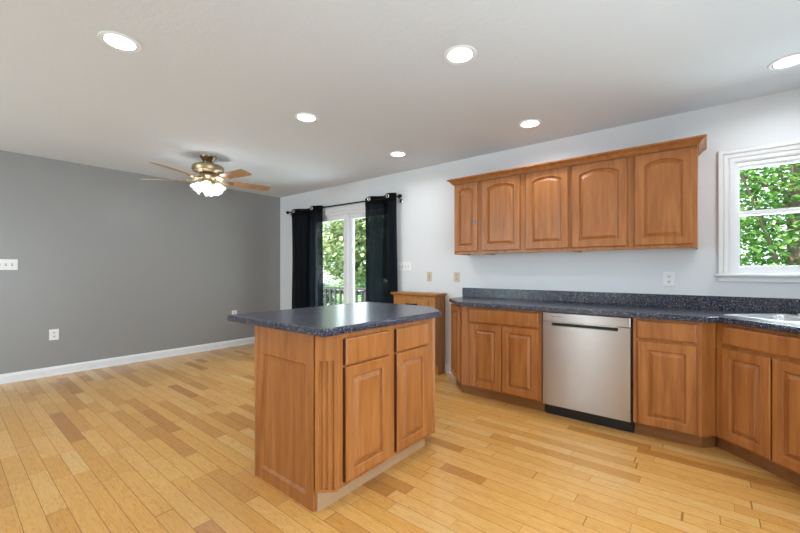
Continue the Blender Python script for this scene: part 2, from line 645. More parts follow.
def panel(nm, xa, xb, y):
    m = MB()
    st = 0.090
    zt_, zb_ = zt - 0.045, 0.03
    m.box((xa, y, zb_), (xa + st, y + 0.04, zt_))
    m.box((xb - st, y, zb_), (xb, y + 0.04, zt_))
    m.box((xa + st, y, zb_), (xb - st, y + 0.04, zb_ + 0.16))
    m.box((xa + st, y, zt_ - 0.07), (xb - st, y + 0.04, zt_))
    o = m.build(nm, M['white_trim'], dr, 0.004)
    B((xa + st - .004, y + 0.016, zb_ + 0.156), (xb - st + .004, y + 0.024, zt_ - 0.066)).build('pane', M['glass'], o)
    return o


panel('sliding_panel', a0 + 0.05, -4.040, YW + 0.025)
panel('fixed_panel', -4.075, a1 - 0.05, YW + 0.075)

# added_door_right: unseen sliding glass door, added to let in light from the right
w2 = sroot('added_door_right', (XR, 0.55, 0.06), 'added unseen sliding glass door right of the viewpoint')
m = MB()
by0, by1, bz0, bz1 = BW
for a, b in (((XR, by0, bz0), (XR + TH, by0 + .06, bz1)), ((XR, by1 - .06, bz0), (XR + TH, by1, bz1)), ((XR, by0 + .06, bz0), (XR + TH, by1 - .06, bz0 + .06)), ((XR, by0 + .06, bz1 - .06), (XR + TH, by1 - .06, bz1)),
             ((XR, 0.50, bz0 + .06), (XR + TH, 0.60, bz1 - .06))):
    m.box(a, b)
m.build('door_frame', M['white_trim'], w2)
B((XR + .07, by0 + .05, bz0 + .05), (XR + .078, by1 - .05, bz1 - .05)).build('pane', M['glass'], w2)

# added_door_rear: unseen glazed door, added for the bright streak on the dishwasher
w3 = sroot('added_door_rear', (-2.05, YB, 0), 'added unseen narrow glazed door behind the viewpoint')
m = MB()
for a, b in (((-2.36, YB - .10, 0), (-2.28, YB - .05, 2.08)), ((-1.82, YB - .10, 0), (-1.74, YB - .05, 2.08)), ((-2.28, YB - .10, 0), (-1.82, YB - .05, 0.14)), ((-2.28, YB - .10, 1.98), (-1.82, YB - .05, 2.08))):
    m.box(a, b)
m.build('door_frame', M['white_trim'], w3)
B((-2.285, YB - .08, 0.135), (-1.815, YB - .072, 1.985)).build('pane', M['glass'], w3)

# added_window_dining: unseen dining window, added to brighten the dining side
w4 = sroot('added_window_dining', (-4.3, YB, 0.8), 'added unseen dining window behind the viewpoint')
m = MB()
for a, b in (((-5.05, YB - .10, 0.80), (-4.98, YB - .05, 2.08)), ((-3.62, YB - .10, 0.80), (-3.55, YB - .05, 2.08)), ((-4.98, YB - .10, 0.80), (-3.62, YB - .05, 0.87)), ((-4.98, YB - .10, 2.01), (-3.62, YB - .05, 2.08))):
    m.box(a, b)
m.build('window_frame', M['white_trim'], w4)
B((-4.985, YB - .08, 0.865), (-3.615, YB - .072, 2.015)).build('pane', M['glass'], w4)

# ------------------------------------------------------------------ cabinet joinery


class Plane:
    """a cabinet front: u runs along the front, n points out to the viewer, origin on the z=0 line"""

    def __init__(self, o, u, n):
        self.o, self.u, self.n = Vector((*o, 0)), Vector((*u, 0)).normalized(), Vector((*n, 0)).normalized()

    def p(self, u, z, d=0.0):
        return self.o + self.u * u + self.n * d + Vector((0, 0, z))

    def box(self, mb, u0, u1, z0, z1, d0, d1):
        L = [[self.p(u0, z0, d), self.p(u1, z0, d), self.p(u1, z1, d), self.p(u0, z1, d)] for d in (d0, d1)]
        mb.loops(L)
        return mb


def rect_ring(pl, u0, u1, z0, z1, ins, d, arch=0.0, top_ins=None, N=14):
    """rectangle inset by ins; with an arched top edge of the given rise"""
    a, b, c = u0 + ins, u1 - ins, z0 + ins
    e = z1 - (ins if top_ins is None else top_ins)
    pts = [pl.p(a, c, d), pl.p(b, c, d)]
    for i in range(N + 1):
        f = i / N
        x = b + (a - b) * f
        s = 2 * f - 1
        drop = arch * (1 - math.sqrt(max(0, 1 - (s * 0.86) ** 2))) / (1 - math.sqrt(1 - 0.86 ** 2)) if arch else 0
        pts.append(pl.p(x, e - drop, d))
    return pts


def raised_door(pl, u0, u1, z0, z1, parent, mat, fw=0.055, arch=0.0, name='door', t=0.020, flatp=False):
    m = MB()
    R = lambda ins, d, ar=0.0: rect_ring(pl, u0, u1, z0, z1, ins, d, ar)
    L = [R(0, 0), R(0, t - 0.005), R(0.005, t),
         R(fw - 0.004, t, arch), R(fw + 0.001, t - 0.003, arch), R(fw + 0.004, t - 0.013, arch), R(fw + 0.011, t - 0.013, arch)]
    if not flatp:
        L += [R(fw + 0.032, t - 0.001, arch * 0.96), R(fw + 0.034, t - 0.001, arch * 0.96)]
    m.loops(L)
    return m.build(name, mat, parent)


def drawer_front(pl, u0, u1, z0, z1, parent, mat, t=0.020):
    m = MB()
    R = lambda ins, d: rect_ring(pl, u0, u1, z0, z1, ins, d)
    m.loops([R(0, 0), R(0, t - 0.007), R(0.003, t - 0.003), R(0.010, t)])
    return m.build('drawer', mat, parent)


# front frames of the kitchen run: body face at y = 3.15 (doors stand 20 mm proud)
FY = 3.15
KP = Plane((0, FY), (1, 0), (0, -1))
BT = 0.852       # underside of the kitchen worktop
CT = 0.890

# --- angled end cabinet at the left of the run
ec = thing('base_cabinet', 'slim angled end cabinet with one narrow door at the left end of the kitchen run', 'cabinet', (-1.95, 3.45, 0))
pA, pB = (-2.095, 3.455), (-1.803, FY)
m = MB()
m.prism([pB, (-1.803, YW - 0.002), (-2.095, YW - 0.002), pA], 0.10, BT)
m.build('body', M['maple'], ec)
ang = Plane(pA, (pB[0] - pA[0], pB[1] - pA[1]), (-1, -1))
Lw = math.hypot(pB[0] - pA[0], pB[1] - pA[1])
raised_door(ang, 0.03, Lw - 0.05, 0.115, 0.835, ec, M['maple'], 0.055)
m = MB()
m.prism([(-1.835, 3.225), (-1.803, 3.225), (-1.803, YW - 0.002), (-2.04, YW - 0.002), (-2.04, 3.455)], 0, 0.10)
m.build('toe_kick', M['maple_toe'], ec)

# --- two-door cabinet
bc = thing('base_cabinet', 'two-door base cabinet with one wide drawer, left of the dishwasher', 'cabinet', (-1.43, 3.45, 0))
B((-1.801, FY, 0.10), (-1.050, YW - 0.002, BT)).build('body', M['maple'], bc)
B((-1.801, 3.225, 0), (-1.050, YW - 0.01, 0.10)).build('toe_kick', M['maple_toe'], bc)
drawer_front(KP, -1.722, -1.074, 0.708, 0.834, bc, M['maple'])
raised_door(KP, -1.712, -1.402, 0.113, 0.694, bc, M['maple'])
raised_door(KP, -1.395, -1.078, 0.113, 0.694, bc, M['maple'])

# --- dishwasher
dw = thing('dishwasher', 'stainless steel dishwasher with pocket handle under the worktop', 'dishwasher', (-0.725, 3.45, 0))
B((-1.042, 3.17, 0.10), (-0.405, YW - 0.02, 0.846)).build('body', M['black_plastic'], dw)
DX0, DX1 = -1.037, -0.418
DP = Plane((0, 3.17), (1, 0), (0, -1))
HX0, HX1, HZ0, HZ1 = -0.965, -0.495, 0.742, 0.778
m = MB()
dz0, dz1, dzc = 0.098, 0.772, 0.776
# door skin with the handle pocket left open
DP.box(m, DX0, HX0, dz0, dz1, 0, 0.038)
DP.box(m, HX1, DX1, dz0, dz1, 0, 0.038)
DP.box(m, HX0, HX1, dz0, HZ0, 0, 0.038)
m.build('door_panel', M['steel'], dw)
m = MB()
DP.box(m, DX0, DX1, dzc, 0.846, 0, 0.040)
m.build('control_strip', M['steel'], dw, 0.003)
m = MB()
DP.box(m, HX0, HX1, HZ0, dzc, 0, 0.006)
hp = m.build('handle_pocket', M['black_plastic'], dw)
m = MB()
DP.box(m, HX0, HX1, 0.766, 0.777, 0.018, 0.046)
m.build('handle', M['steel'], dw, 0.004)
m = MB()
for i, (hh, ww) in enumerate([(9, 7), (7, 5), (6, 3), (7, 5), (9, 3), (6, 5), (6, 6), (6, 6), (9, 3)]):
    u = -0.965 + i * 0.0085
    DP.box(m, u, u + ww * 0.00095, 0.8125, 0.8125 + hh * 0.00085, 0.039, 0.0405)
m.build('name_badge', flat('badge_grey', (0.06, 0.055, 0.05), 0.4), dw)
B((-1.035, 3.205, 0.0), (-0.405, 3.22, 0.098)).build('toe_kick', M['black_plastic'], dw)

# --- drawer and door cabinet right of the dishwasher
rc = thing('base_cabinet', 'single-door base cabinet with small drawer, right of the dishwasher', 'cabinet', (-0.21, 3.45, 0))
m = MB()
m.prism([(-0.403, FY), (-0.020, FY), (0.052, 3.222), (0.052, YW - 0.002), (-0.403, YW - 0.002)], 0.10, BT)
m.build('body', M['maple'], rc)
m = MB()
m.prism([(-0.403, 3.225), (-0.020, 3.225), (0.054, 3.299), (0.054, YW - 0.01), (-0.403, YW - 0.01)], 0, 0.10)
m.build('toe_kick', M['maple_toe'], rc)
drawer_front(KP, -0.378, -0.043, 0.708, 0.834, rc, M['maple'])
raised_door(KP, -0.374, -0.043, 0.105, 0.690, rc, M['maple'], 0.060)

# --- corner sink cabinet, front at 45 degrees
sc_ = thing('base_cabinet', 'corner sink base cabinet set at an angle, with two doors under a false drawer', 'cabinet', (0.50, 3.15, 0))
q = 2 ** -0.5
SF0 = (0.055, 3.223)
SWd = 0.69
SF1 = (SF0[0] + SWd * q, SF0[1] - SWd * q)
m = MB()
m.prism([SF0, SF1, (SF1[0] + 0.07, SF1[1] + 0.07), (XR - 0.005, SF1[1] + 0.07), (XR - 0.005, YW - 0.002), (0.055, YW - 0.002)], 0.10, 0.60)
# upper part is a hollow rim so the basins have room
for a, b in ((SF0, SF1),):
    nx, ny = q, q
    m.prism([a, b, (b[0] + nx * 0.03, b[1] + ny * 0.03), (a[0] + nx * 0.03, a[1] + ny * 0.03)], 0.60, BT)
m.prism([SF1, (SF1[0] + 0.07, SF1[1] + 0.07), (XR - 0.005, SF1[1] + 0.07), (XR - 0.005, SF1[1] + 0.10), (SF1[0] + 0.04, SF1[1] + 0.10)], 0.60, BT)
m.build('body', M['maple'], sc_)
SP = Plane(SF0, (1, -1), (-1, -1))
toe = [(0.056, 3.321), (SF1[0] + 0.055, SF1[1] + 0.055), (XR - 0.02, SF1[1] + 0.12), (XR - 0.02, YW - 0.02), (0.056, YW - 0.02)]
MB().prism(toe, 0, 0.10).build('toe_kick', M['maple_toe'], sc_)
dwf = drawer_front(SP, 0.055, SWd - 0.055, 0.716, 0.830, sc_, M['maple'])
dwf.name = 'false_drawer'
raised_door(SP, 0.055, 0.340, 0.115, 0.690, sc_, M['maple'], 0.055)
raised_door(SP, 0.350, 0.635, 0.115, 0.690, sc_, M['maple'], 0.055)

# --- kitchen worktop with sink cutout
SC = Vector((0.523, 3.18))
SU, SV = Vector((q, -q)), Vector((q, q))


def sk(u, v):
    r = SC + SU * u + SV * v
    return (r.x, r.y)


SE = 3.225
outer = [(-2.122, YW - 0.001), (-2.122, 3.445), (-1.812, 3.103), (0.008, 3.103), (0.064, SE - 0.064), (0.064 + 0.50, SE - 0.564), (0.64, 2.737), (XR - 0.003, 2.737), (XR - 0.003, YW - 0.001)]
hole = [sk(-0.37, -0.215), sk(0.37, -0.215), sk(0.37, 0.20), sk(-0.37, 0.20)]


def worktop(name, outer, hole, z0, z1, mat, parent=None, rad=0.010):
    off = parent.location if parent else Vector((0, 0, 0))
    bm = bmesh.new()
    n = len(outer)

    def ring(pts, z):
        return [bm.verts.new(Vector((x, y, z)) - off) for x, y in pts]
    rings = []
    # outer edge, rounded at top
    prof = [(0, z0), (0, z1 - rad)] + [(rad * (1 - math.cos(a)), z1 - rad + rad * math.sin(a)) for a in (PI / 8, PI / 4, 3 * PI / 8, PI / 2)]
    prof[0] = (0.004, z0)
    prof.insert(1, (0, z0 + 0.004))
    P = [Vector(p) for p in outer]
    area2 = sum(P[i].x * P[(i + 1) % n].y - P[(i + 1) % n].x * P[i].y for i in range(n))
    sgn = 1 if area2 > 0 else -1

    def inset(d):
        out = []
        for i in range(n):
            a, b, c = P[i - 1], P[i], P[(i + 1) % n]
            e1, e2 = (b - a).normalized(), (c - b).normalized()
            n1, n2 = Vector((-e1.y, e1.x)) * sgn, Vector((-e2.y, e2.x)) * sgn
            bis = (n1 + n2)
            bis = bis / max(0.2, bis.dot(n1))
            out.append(tuple(b + bis * d))
        return out
    for d, z in prof:
        rings.append(ring(inset(d), z))
    for r1, r2 in zip(rings, rings[1:]):
        for i in range(n):
            bm.faces.new((r1[i], r1[(i + 1) % n], r2[(i + 1) % n], r2[i]))
    caps = [rings[0], rings[-1]]
    hr = None
    if hole:
        hr = [ring(hole, z0), ring(hole, z1)]
        k = len(hole)
        for i in range(k):
            bm.faces.new((hr[0][i], hr[0][(i + 1) % k], hr[1][(i + 1) % k], hr[1][i]))
    for ci, cap in enumerate(caps):
        es = []
        for i in range(n):
            es.append(bm.edges.get((cap[i], cap[(i + 1) % n])))
        if hole:
            k = len(hole)
            for i in range(k):
                es.append(bm.edges.get((hr[ci][i], hr[ci][(i + 1) % k])))
            bmesh.ops.triangle_fill(bm, use_beauty=True, edges=es)
        else:
            bm.faces.new(cap)
    bmesh.ops.recalc_face_normals(bm, faces=bm.faces)
    me = bpy.data.meshes.new(name)
    bm.to_mesh(me)
    bm.free()
    me.materials.append(mat)
    o = bpy.data.objects.new(name, me)
    COL.objects.link(o)
    if parent: o.parent = parent
    return o


kt = thing('kitchen_worktop', 'long dark blue speckled worktop running along the white wall to the sink', 'worktop', (-0.6, 3.42, 0.852))
worktop('worktop_slab', outer, hole, BT, CT, M['laminate'], kt)
m = MB()
m.box((-2.122, YW - 0.020, CT), (XR - 0.003, YW - 0.001, 0.992))
m.box((XR - 0.022, 2.74, CT), (XR - 0.003, YW - 0.020, 0.992))
m.build('backsplash', M['laminate'], kt, 0.004)

# --- sink
sk_t = thing('sink', 'stainless steel double-bowl corner sink set into the speckled worktop', 'sink', (SC.x, SC.y, CT))
bm = bmesh.new()


def rrect(u0, u1, v0, v1, r, n=5):
    pts = []
    for cu, cv, a0_ in ((u1 - r, v1 - r, 0), (u0 + r, v1 - r, PI / 2), (u0 + r, v0 + r, PI), (u1 - r, v0 + r, 1.5 * PI)):
        for i in range(n + 1):
            a = a0_ + PI / 2 * i / n
            pts.append((cu + r * math.cos(a), cv + r * math.sin(a)))
    return pts


def ring3(pts, z):
    return [Vector((*sk(u, v), z)) for u, v in pts]


out_ = rrect(-0.40, 0.40, -0.235, 0.235, 0.04)
bowls = [rrect(-0.36, -0.015, -0.195, 0.145, 0.05), rrect(0.015, 0.36, -0.195, 0.145, 0.05)]
off = sk_t.location
vo0 = [bm.verts.new(p - off) for p in ring3(out_, CT + 0.0005)]
vo1 = [bm.verts.new(p - off) for p in ring3(rrect(-0.392, 0.392, -0.227, 0.227, 0.035), CT + 0.006)]
es = []
k = len(vo0)
for i in range(k):
    bm.faces.new((vo0[i], vo0[(i + 1) % k], vo1[(i + 1) % k], vo1[i]))
    es.append(bm.edges.get((vo1[i], vo1[(i + 1) % k])))
for bwl in bowls:
    r_ = [bm.verts.new(p - off) for p in ring3(bwl, CT + 0.006)]
    for i in range(len(r_)):
        es.append(bm.edges.new((r_[i], r_[(i + 1) % len(r_)])))
bmesh.ops.triangle_fill(bm, use_beauty=True, edges=es)
bmesh.ops.recalc_face_normals(bm, faces=bm.faces)
me = bpy.data.meshes.new('rim'); bm.to_mesh(me); bm.free()
me.materials.append(M['sink_steel'])
o = bpy.data.objects.new('rim', me); COL.objects.link(o); o.parent = sk_t
for u0, u1 in ((-0.36, -0.015), (0.015, 0.36)):
    m = MB()
    L = []
    for ins, z, r in ((0, CT + 0.006, 0.05), (0.004, CT - 0.002, 0.05), (0.012, CT - 0.15, 0.05), (0.03, CT - 0.17, 0.05), (0.11, CT - 0.175, 0.03)):
        L.append(ring3(rrect(u0 + ins, u1 - ins, -0.195 + ins, 0.145 - ins, r), z))
    m.loops(L, False, True, True, True)
    bo = m.build('bowl', M['sink_steel'], sk_t)
    c = sk((u0 + u1) / 2, -0.025)
    MB().lathe((c[0], c[1], CT - 0.175), [(0.045, 0), (0.045, 0.003), (0.034, 0.004), (0.03, 0.0)], 20).build('drain', M['chrome'], bo)

fa = thing('faucet', 'chrome faucet at the back of the sink, cut off by the right edge', 'faucet', (0.487, 3.500, CT + 0.006))
fx, fy, fz = fa.location
MB().lathe((fx, fy, fz), [(0.030, 0), (0.030, 0.008), (0.022, 0.014), (0.019, 0.10), (0.021, 0.115), (0.014, 0.13)], 24).build('faucet_body', M['chrome'], fa)
pts = []
for i in range(15):
    a = PI * i / 14
    pts.append((fx + 0.09 * (1 - math.cos(a)) * 0.5 * 1.4, fy - 0.10 * (1 - math.cos(a)) * 0.5, fz + 0.12 + 0.09 * math.sin(a)))
MB().tube(pts, 0.011).build('spout', M['chrome'], fa)
MB().tube([(fx, fy, fz + 0.125), (fx + 0.03, fy + 0.03, fz + 0.14), (fx + 0.07, fy + 0.05, fz + 0.15)], [0.008, 0.007, 0.006]).build('handle', M['chrome'], fa)

# ------------------------------------------------------------------ wall cabinets
UY = 3.43
UZ0, UZ1 = 1.352, 2.090
UP = Plane((0, UY), (1, 0), (0, -1))


def wall_cab(x0, x1, doors, label):
    t = thing('wall_cabinet', label, 'cabinet', ((x0 + x1) / 2, 3.58, UZ0))
    m = MB()
    m.box((x0, UY, UZ0 + 0.012), (x1, YW - 0.002, UZ1))
    m.box((x0, UY, UZ0), (x1, UY + 0.02, UZ0 + 0.012))
    m.box((x0, UY + 0.02, UZ0), (x0 + 0.016, YW - 0.002, UZ0 + 0.012))
    m.box((x1 - 0.016, UY + 0.02, UZ0), (x1, YW - 0.002, UZ0 + 0.012))
    m.build('body', M['maple'], t)
    out = []
    for a, b, fw, ar in doors:
        out.append(raised_door(UP, a, b, 1.380, 2.078, t, M['maple'], fw, ar))
    return t, out


t1, ds = wall_cab(-2.050, -1.754, [(-2.040, -1.777, 0.052, 0.030)], 'narrow single-door wall cabinet at the left end of the upper row')
m = MB()
m.lathe((-1.806, UY - 0.020, 1.668), [(0.014, 0), (0.013, 0.0015)], 9, (0, -1, 0))
o = m.build('tape_dot', M['sticker'], ds[0])
o['label'] = 'small blue tape dot'
wall_cab(-1.752, -0.902, [(-1.730, -1.341, 0.058, 0.034), (-1.287, -0.915, 0.058, 0.034)], 'wide two-door wall cabinet in the middle of the upper row, by the narrow one')
wall_cab(-0.900, -0.045, [(-0.886, -0.478, 0.058, 0.036), (-0.428, -0.072, 0.058, 0.036)], 'two-door wall cabinet at the right end of the upper row, next to the window')

# crown moulding over all the wall cabinets
m = MB()
prof = [(0.0, 2.079), (0.006, 2.079), (0.008, 2.086), (0.016, 2.090), (0.020, 2.100), (0.034, 2.112), (0.046, 2.117), (0.050, 2.121), (0.050, 2.131), (0.0, 2.131)]
# sits clear of the boxes, mitred at both ends
L = []
ux0, ux1, uy = -2.052, -0.043, UY - 0.0215
pth = [((ux0, YW - 0.002), (-1, 0)), ((ux0, uy), (-1, -1)), ((ux1, uy), (1, -1)), ((ux1, YW - 0.002), (1, 0))]
for (px, py), (dx, dy) in pth:
    L.append([(px + dx * a, py + dy * a, z) for a, z in prof])
m.loops(L)
tag(m.build('crown_moulding', M['maple']), 'stepped wooden crown moulding along the top of the wall cabinets', 'moulding')

# ------------------------------------------------------------------ island
IX1, IY0, IY1, IX0 = -1.414, 1.175, 2.285, -2.022
IB = 0.874
ch = 0.078
isl = thing('island_cabinet', 'wooden kitchen island cabinet with two drawers, two doors and a panelled end', 'cabinet', (-1.73, 1.75, 0))
m = MB()
m.prism([(IX0, IY0), (IX1 - ch, IY0), (IX1, IY0 + ch), (IX1, IY1 - 0.20), (IX1 - 0.20, IY1), (IX0, IY1)], 0.10, IB)
m.build('body', M['maple'], isl)
m = MB()
m.prism([(IX0, IY0), (IX1 - ch, IY0), (IX1 - ch, IY0 + 0.018), (IX1 - ch + 0.0, IY1 - 0.20), (IX1 - 0.24, IY1 - 0.02), (IX0, IY1 - 0.02)], 0, 0.10)
m.build('plinth', M['maple'], isl)
# pale toe board along the door side
m = MB()
m.box((IX1 - ch, IY0 + 0.004, 0), (IX1 - ch + 0.014, 2.085, 0.098))
m.build('toe_kick', M['maple_pale'], isl)
# panelled end, down to the floor
EP = Plane((0, IY0), (1, 0), (0, -1))
m = MB()
R = lambda u0, u1, z0, z1, d: [EP.p(u0, z0, d), EP.p(u1, z0, d), EP.p(u1, z1, d), EP.p(u0, z1, d)]
e0, e1, g0, g1 = IX0 + 0.014, IX1 - ch - 0.002, 0.0, IB
f0, f1, k0, k1 = -1.960, -1.552, 0.068, 0.722
m.loops([R(e0, e1, g0, g1, 0.0), R(e0, e1, g0, g1, 0.012), R(f0 - .004, f1 + .004, k0 - .004, k1 + .004, 0.012), R(f0, f1, k0, k1, 0.016), R(f0 + .007, f1 - .007, k0 + .007, k1 - .007, 0.010), R(f0 + .014, f1 - .014, k0 + .014, k1 - .014, 0.004)])
m.build('end_panel', M['maple'], isl)
B((IX0 - 0.006, IY0 - 0.016, 0.0), (IX0 + 0.014, IY0 + 0.012, IB)).build('corner_strip', M['maple'], isl, 0.003)
# fluted pilasters across the chamfered corners


def pilaster(p0, p1, nrm, nfl):
    pl = Plane(p0, (p1[0] - p0[0], p1[1] - p0[1]), nrm)
    w_ = math.hypot(p1[0] - p0[0], p1[1] - p0[1])
    prof = [(0, 0), (0, 0.016)]
    a = w_ * 0.12
    step = (w_ - 2 * a) / nfl
    for i in range(nfl):
        s = a + i * step
        prof += [(s + step * 0.18, 0.016), (s + step * 0.30, 0.007), (s + step * 0.70, 0.007), (s + step * 0.82, 0.016)]
    prof += [(w_, 0.016), (w_, 0)]
    m = MB()
    m.loops([[pl.p(u, z, d) for u, d in prof] for z in (0.112, 0.745)])
    pl.box(m, 0, w_, 0.10, 0.112, 0, 0.016)
    pl.box(m, 0, w_, 0.745, IB, 0, 0.016)
    m.build('fluted_pilaster', M['maple'], isl)


pilaster((IX1 - ch, IY0), (IX1, IY0 + ch), (1, -1), 3)
pilaster((IX1, IY1 - 0.20), (IX1 - 0.20, IY1), (1, 1), 4)
IP = Plane((IX1, 0), (0, 1), (1, 0))


def edge_strip(u, z0, z1, par):  # thin dark strip at the near edge, in place of a dark gap
    m = MB()
    IP.box(m, u - 0.004, u + 0.001, z0, z1, 0.0, 0.017)
    m.build('edge_strip', M['dark_edge'], par)['label'] = 'thin dark edge strip'


for a, b in ((1.288, 1.622), (1.688, 2.012)):
    d_ = drawer_front(IP, a, b, 0.710, 0.846, isl, M['maple'])
    edge_strip(a, 0.712, 0.844, d_)
for a, b in ((1.288, 1.620), (1.690, 2.006)):
    d_ = raised_door(IP, a, b, 0.125, 0.702, isl, M['maple'], 0.055)
    edge_strip(a, 0.127, 0.700, d_)
wt = worktop('island_worktop', [(-2.305, 1.136), (-1.402, 1.136), (-1.384, 1.154), (-1.384, 2.148), (-1.626, 2.390), (-2.305, 2.390)], None, IB, 0.912, M['laminate'], None, 0.012)
tag(wt, 'dark blue speckled worktop with a clipped corner on the island', 'worktop')

# ------------------------------------------------------------------ oak chest against the wall
oc = thing('small_chest', 'low golden oak chest with a drawer, against the white wall beside the curtain', 'chest', (-2.66, 3.62, 0))
cx0, cx1, cy0, cy1 = -2.955, -2.350, 3.515, YW - 0.02
m = MB()
m.box((cx0, cy0, 0.10), (cx1, cy1, 0.892))
m.box((cx0 + 0.01, cy0 + 0.05, 0), (cx1 - 0.0, cy1, 0.10))
m.build('body', M['oak_chest'], oc)
m = MB()
m.loops([[(cx0 - a, cy0 - a, z), (cx1 + a, cy0 - a, z), (cx1 + a, cy1, z), (cx0 - a, cy1, z)] for a, z in ((0.002, 0.885), (0.012, 0.892), (0.026, 0.902), (0.028, 0.918), (0.024, 0.922))])
m.build('top', M['oak_chest'], oc)
CP = Plane((0, cy0), (1, 0), (0, -1))
d_ = drawer_front(CP, -2.895, -2.435, 0.715, 0.845, oc, M['oak_chest'])
m = MB()
m.tube([(-2.735, cy0 - 0.02, 0.792), (-2.73, cy0 - 0.042, 0.790), (-2.665, cy0 - 0.046, 0.788), (-2.60, cy0 - 0.042, 0.790), (-2.595, cy0 - 0.02, 0.792)], 0.009)
m.build('handle', M['black'], d_)
raised_door(CP, -2.895, -2.670, 0.13, 0.69, oc, M['oak_chest'])
raised_door(CP, -2.660, -2.435, 0.13, 0.69, oc, M['oak_chest'])

# ------------------------------------------------------------------ curtains and rod
RY, RZ = 3.655, 2.128
rod = thing('curtain_rod', 'black curtain rod with ball finials over the patio door', 'curtain rod', (-4.14, RY, RZ))
MB().tube([(-5.35, RY, RZ + 0.012), (-2.99, RY, RZ - 0.012)], 0.010, 12).build('pole', M['black'], rod)
for x, dz in ((-5.365, .012), (-2.972, -.012)):
    MB().lathe((x, RY, RZ + dz), [(0.006, -0.026), (0.02, -0.018), (0.027, 0), (0.02, 0.018), (0.006, 0.026)], 16, (1, 0, 0)).build('finial', M['black'], rod)
for x in (-5.31, -3.015):
    m = MB()
    m.tube([(x, RY, RZ - 0.012), (x, YW - 0.004, RZ - 0.05)], 0.006)
    br = m.build('bracket', M['black'], rod)
    MB().lathe((x, YW - 0.001, RZ - 0.055), [(0.028, 0), (0.028, 0.006), (0.012, 0.010)], 16, (0, -1, 0)).build('wall_flange', M['silver'], br)


def curtain(x0, x1, nf, amp, ph, label, zb, ring_f):
    t = thing('curtain', label, 'curtain', ((x0 + x1) / 2, RY, zb), 'black grommet curtains')
    m = MB()
    N, Z = 90, 16
    rows = []
    for k in range(Z + 1):
        f = k / Z
        z = RZ + 0.038 + (zb - RZ - 0.038) * f
        row = []
        for i in range(N + 1):
            s = i / N
            a = 2 * PI * nf * s + ph
            A = amp * (1 + 0.25 * math.sin(3 * s + 2 * f))
            w = math.sin(a)
            w = math.copysign(abs(w) ** 0.7, w)
            x = x0 + (x1 - x0) * s + 0.012 * math.sin(a * 2 + f * 2) + 0.012 * f * math.sin(7 * s)
            row.append((x, RY + A * w + 0.008 * math.sin(5 * f + 4 * s), z))
        rows.append(row)
    v = [p for r in rows for p in r]
    fcs = []
    for k in range(Z):
        for i in range(N):
            a = k * (N + 1) + i
            fcs.append((a, a + 1, a + N + 2, a + N + 1))
    m.add(v, fcs, True)
    fab = m.build('fabric', M['curtain'], t)
    for p_ in fab.data.polygons: p_.use_smooth = True
    # the doubled band that carries the grommets
    m = MB()
    rows2 = []
    for z in (RZ + 0.039, RZ - 0.065):
        rows2.append([(x, y - 0.003, z) for (x, y, _) in rows[0]])
    v = [p for r in rows2 for p in r]
    m.add(v, [(i, i + 1, i + N + 2, i + N + 1) for i in range(N)], True)
    hb = m.build('heading_band', M['heading'], t)
    for s in ring_f:
        i = int(s * N)
        px, py, _ = rows[0][i]
        nrm = Vector((0, -1, 0))
        MB().lathe(Vector((px, py - 0.006, RZ)), [(0.012, 0), (0.028, 0), (0.027, 0.004), (0.021, 0.007), (0.012, 0.003)], 20, nrm, False, False).build('grommet', M['silver'], hb)
    return t


curtain(-5.285, -4.50, 1.65, 0.045, 1.5 * PI - 2 * PI * 1.65 * 0.20, 'black grommet curtain nearest the grey wall, on the left of the patio door', 0.03, (0.20, 0.806))
curtain(-3.605, -3.035, 1.7, 0.042, 1.5 * PI - 2 * PI * 1.7 * 0.25, 'black see-through grommet curtain on the right of the patio door', 0.03, (0.25, 0.838))

# ------------------------------------------------------------------ wall plates


def plate_xz(name, label, cat, x0, x1, z0, z1, kind, mat, n=1):
    t = thing(name, label, cat, ((x0 + x1) / 2, YW, (z0 + z1) / 2))
    P = Plane((0, YW), (1, 0), (0, -1))
    wall_plate(t, P, x0, x1, z0, z1, kind, mat, n)


def wall_plate(t, P, u0, u1, z0, z1, kind, mat, n):
    m = MB()
    R = lambda i, d: [P.p(u0 + i, z0 + i, d), P.p(u1 - i, z0 + i, d), P.p(u1 - i, z1 - i, d), P.p(u0 + i, z1 - i, d)]
    m.loops([R(0, 0.0), R(0, 0.003), R(0.005, 0.007)])
    m.build('plate', mat, t)
    uc, zc = (u0 + u1) / 2, (z0 + z1) / 2
    if kind == 'outlet':
        for s in (-1, 1):
            m = MB()
            c = P.p(uc, zc + s * 0.021, 0.006)
            m.lathe(c, [(0.0165, 0), (0.0165, 0.003)], 18, P.n)
            so = m.build('socket', mat, t)
            m = MB()
            for du in (-0.0065, 0.0065):
                P.box(m, uc + du - 0.0026, uc + du + 0.0026, zc + s * 0.021 - 0.002, zc + s * 0.021 + 0.008, 0.0085, 0.0096)
            P.box(m, uc - 0.0035, uc + 0.0035, zc + s * 0.021 - 0.011, zc + s * 0.021 - 0.006, 0.0085, 0.0096)
            m.build('slots', M['slot'], so)
    else:
        for i in range(n):
            du = (i - (n - 1) / 2) * 0.046
            m = MB()
            P.box(m, uc + du - 0.006, uc + du + 0.006, zc - 0.013, zc + 0.013, 0.005, 0.0078)
            so = m.build('toggle_slot', M['slot'], t)
            m = MB()
            L = []
            for d, hw, dz, hz in ((0.0078, 0.0045, 0.0, 0.007), (0.018, 0.004, 0.007, 0.004)):
                L.append([P.p(uc + du - hw, zc + dz - hz, d), P.p(uc + du + hw, zc + dz - hz, d), P.p(uc + du + hw, zc + dz + hz, d), P.p(uc + du - hw, zc + dz + hz, d)])
            m.loops(L)
            m.build('toggle', mat, so)


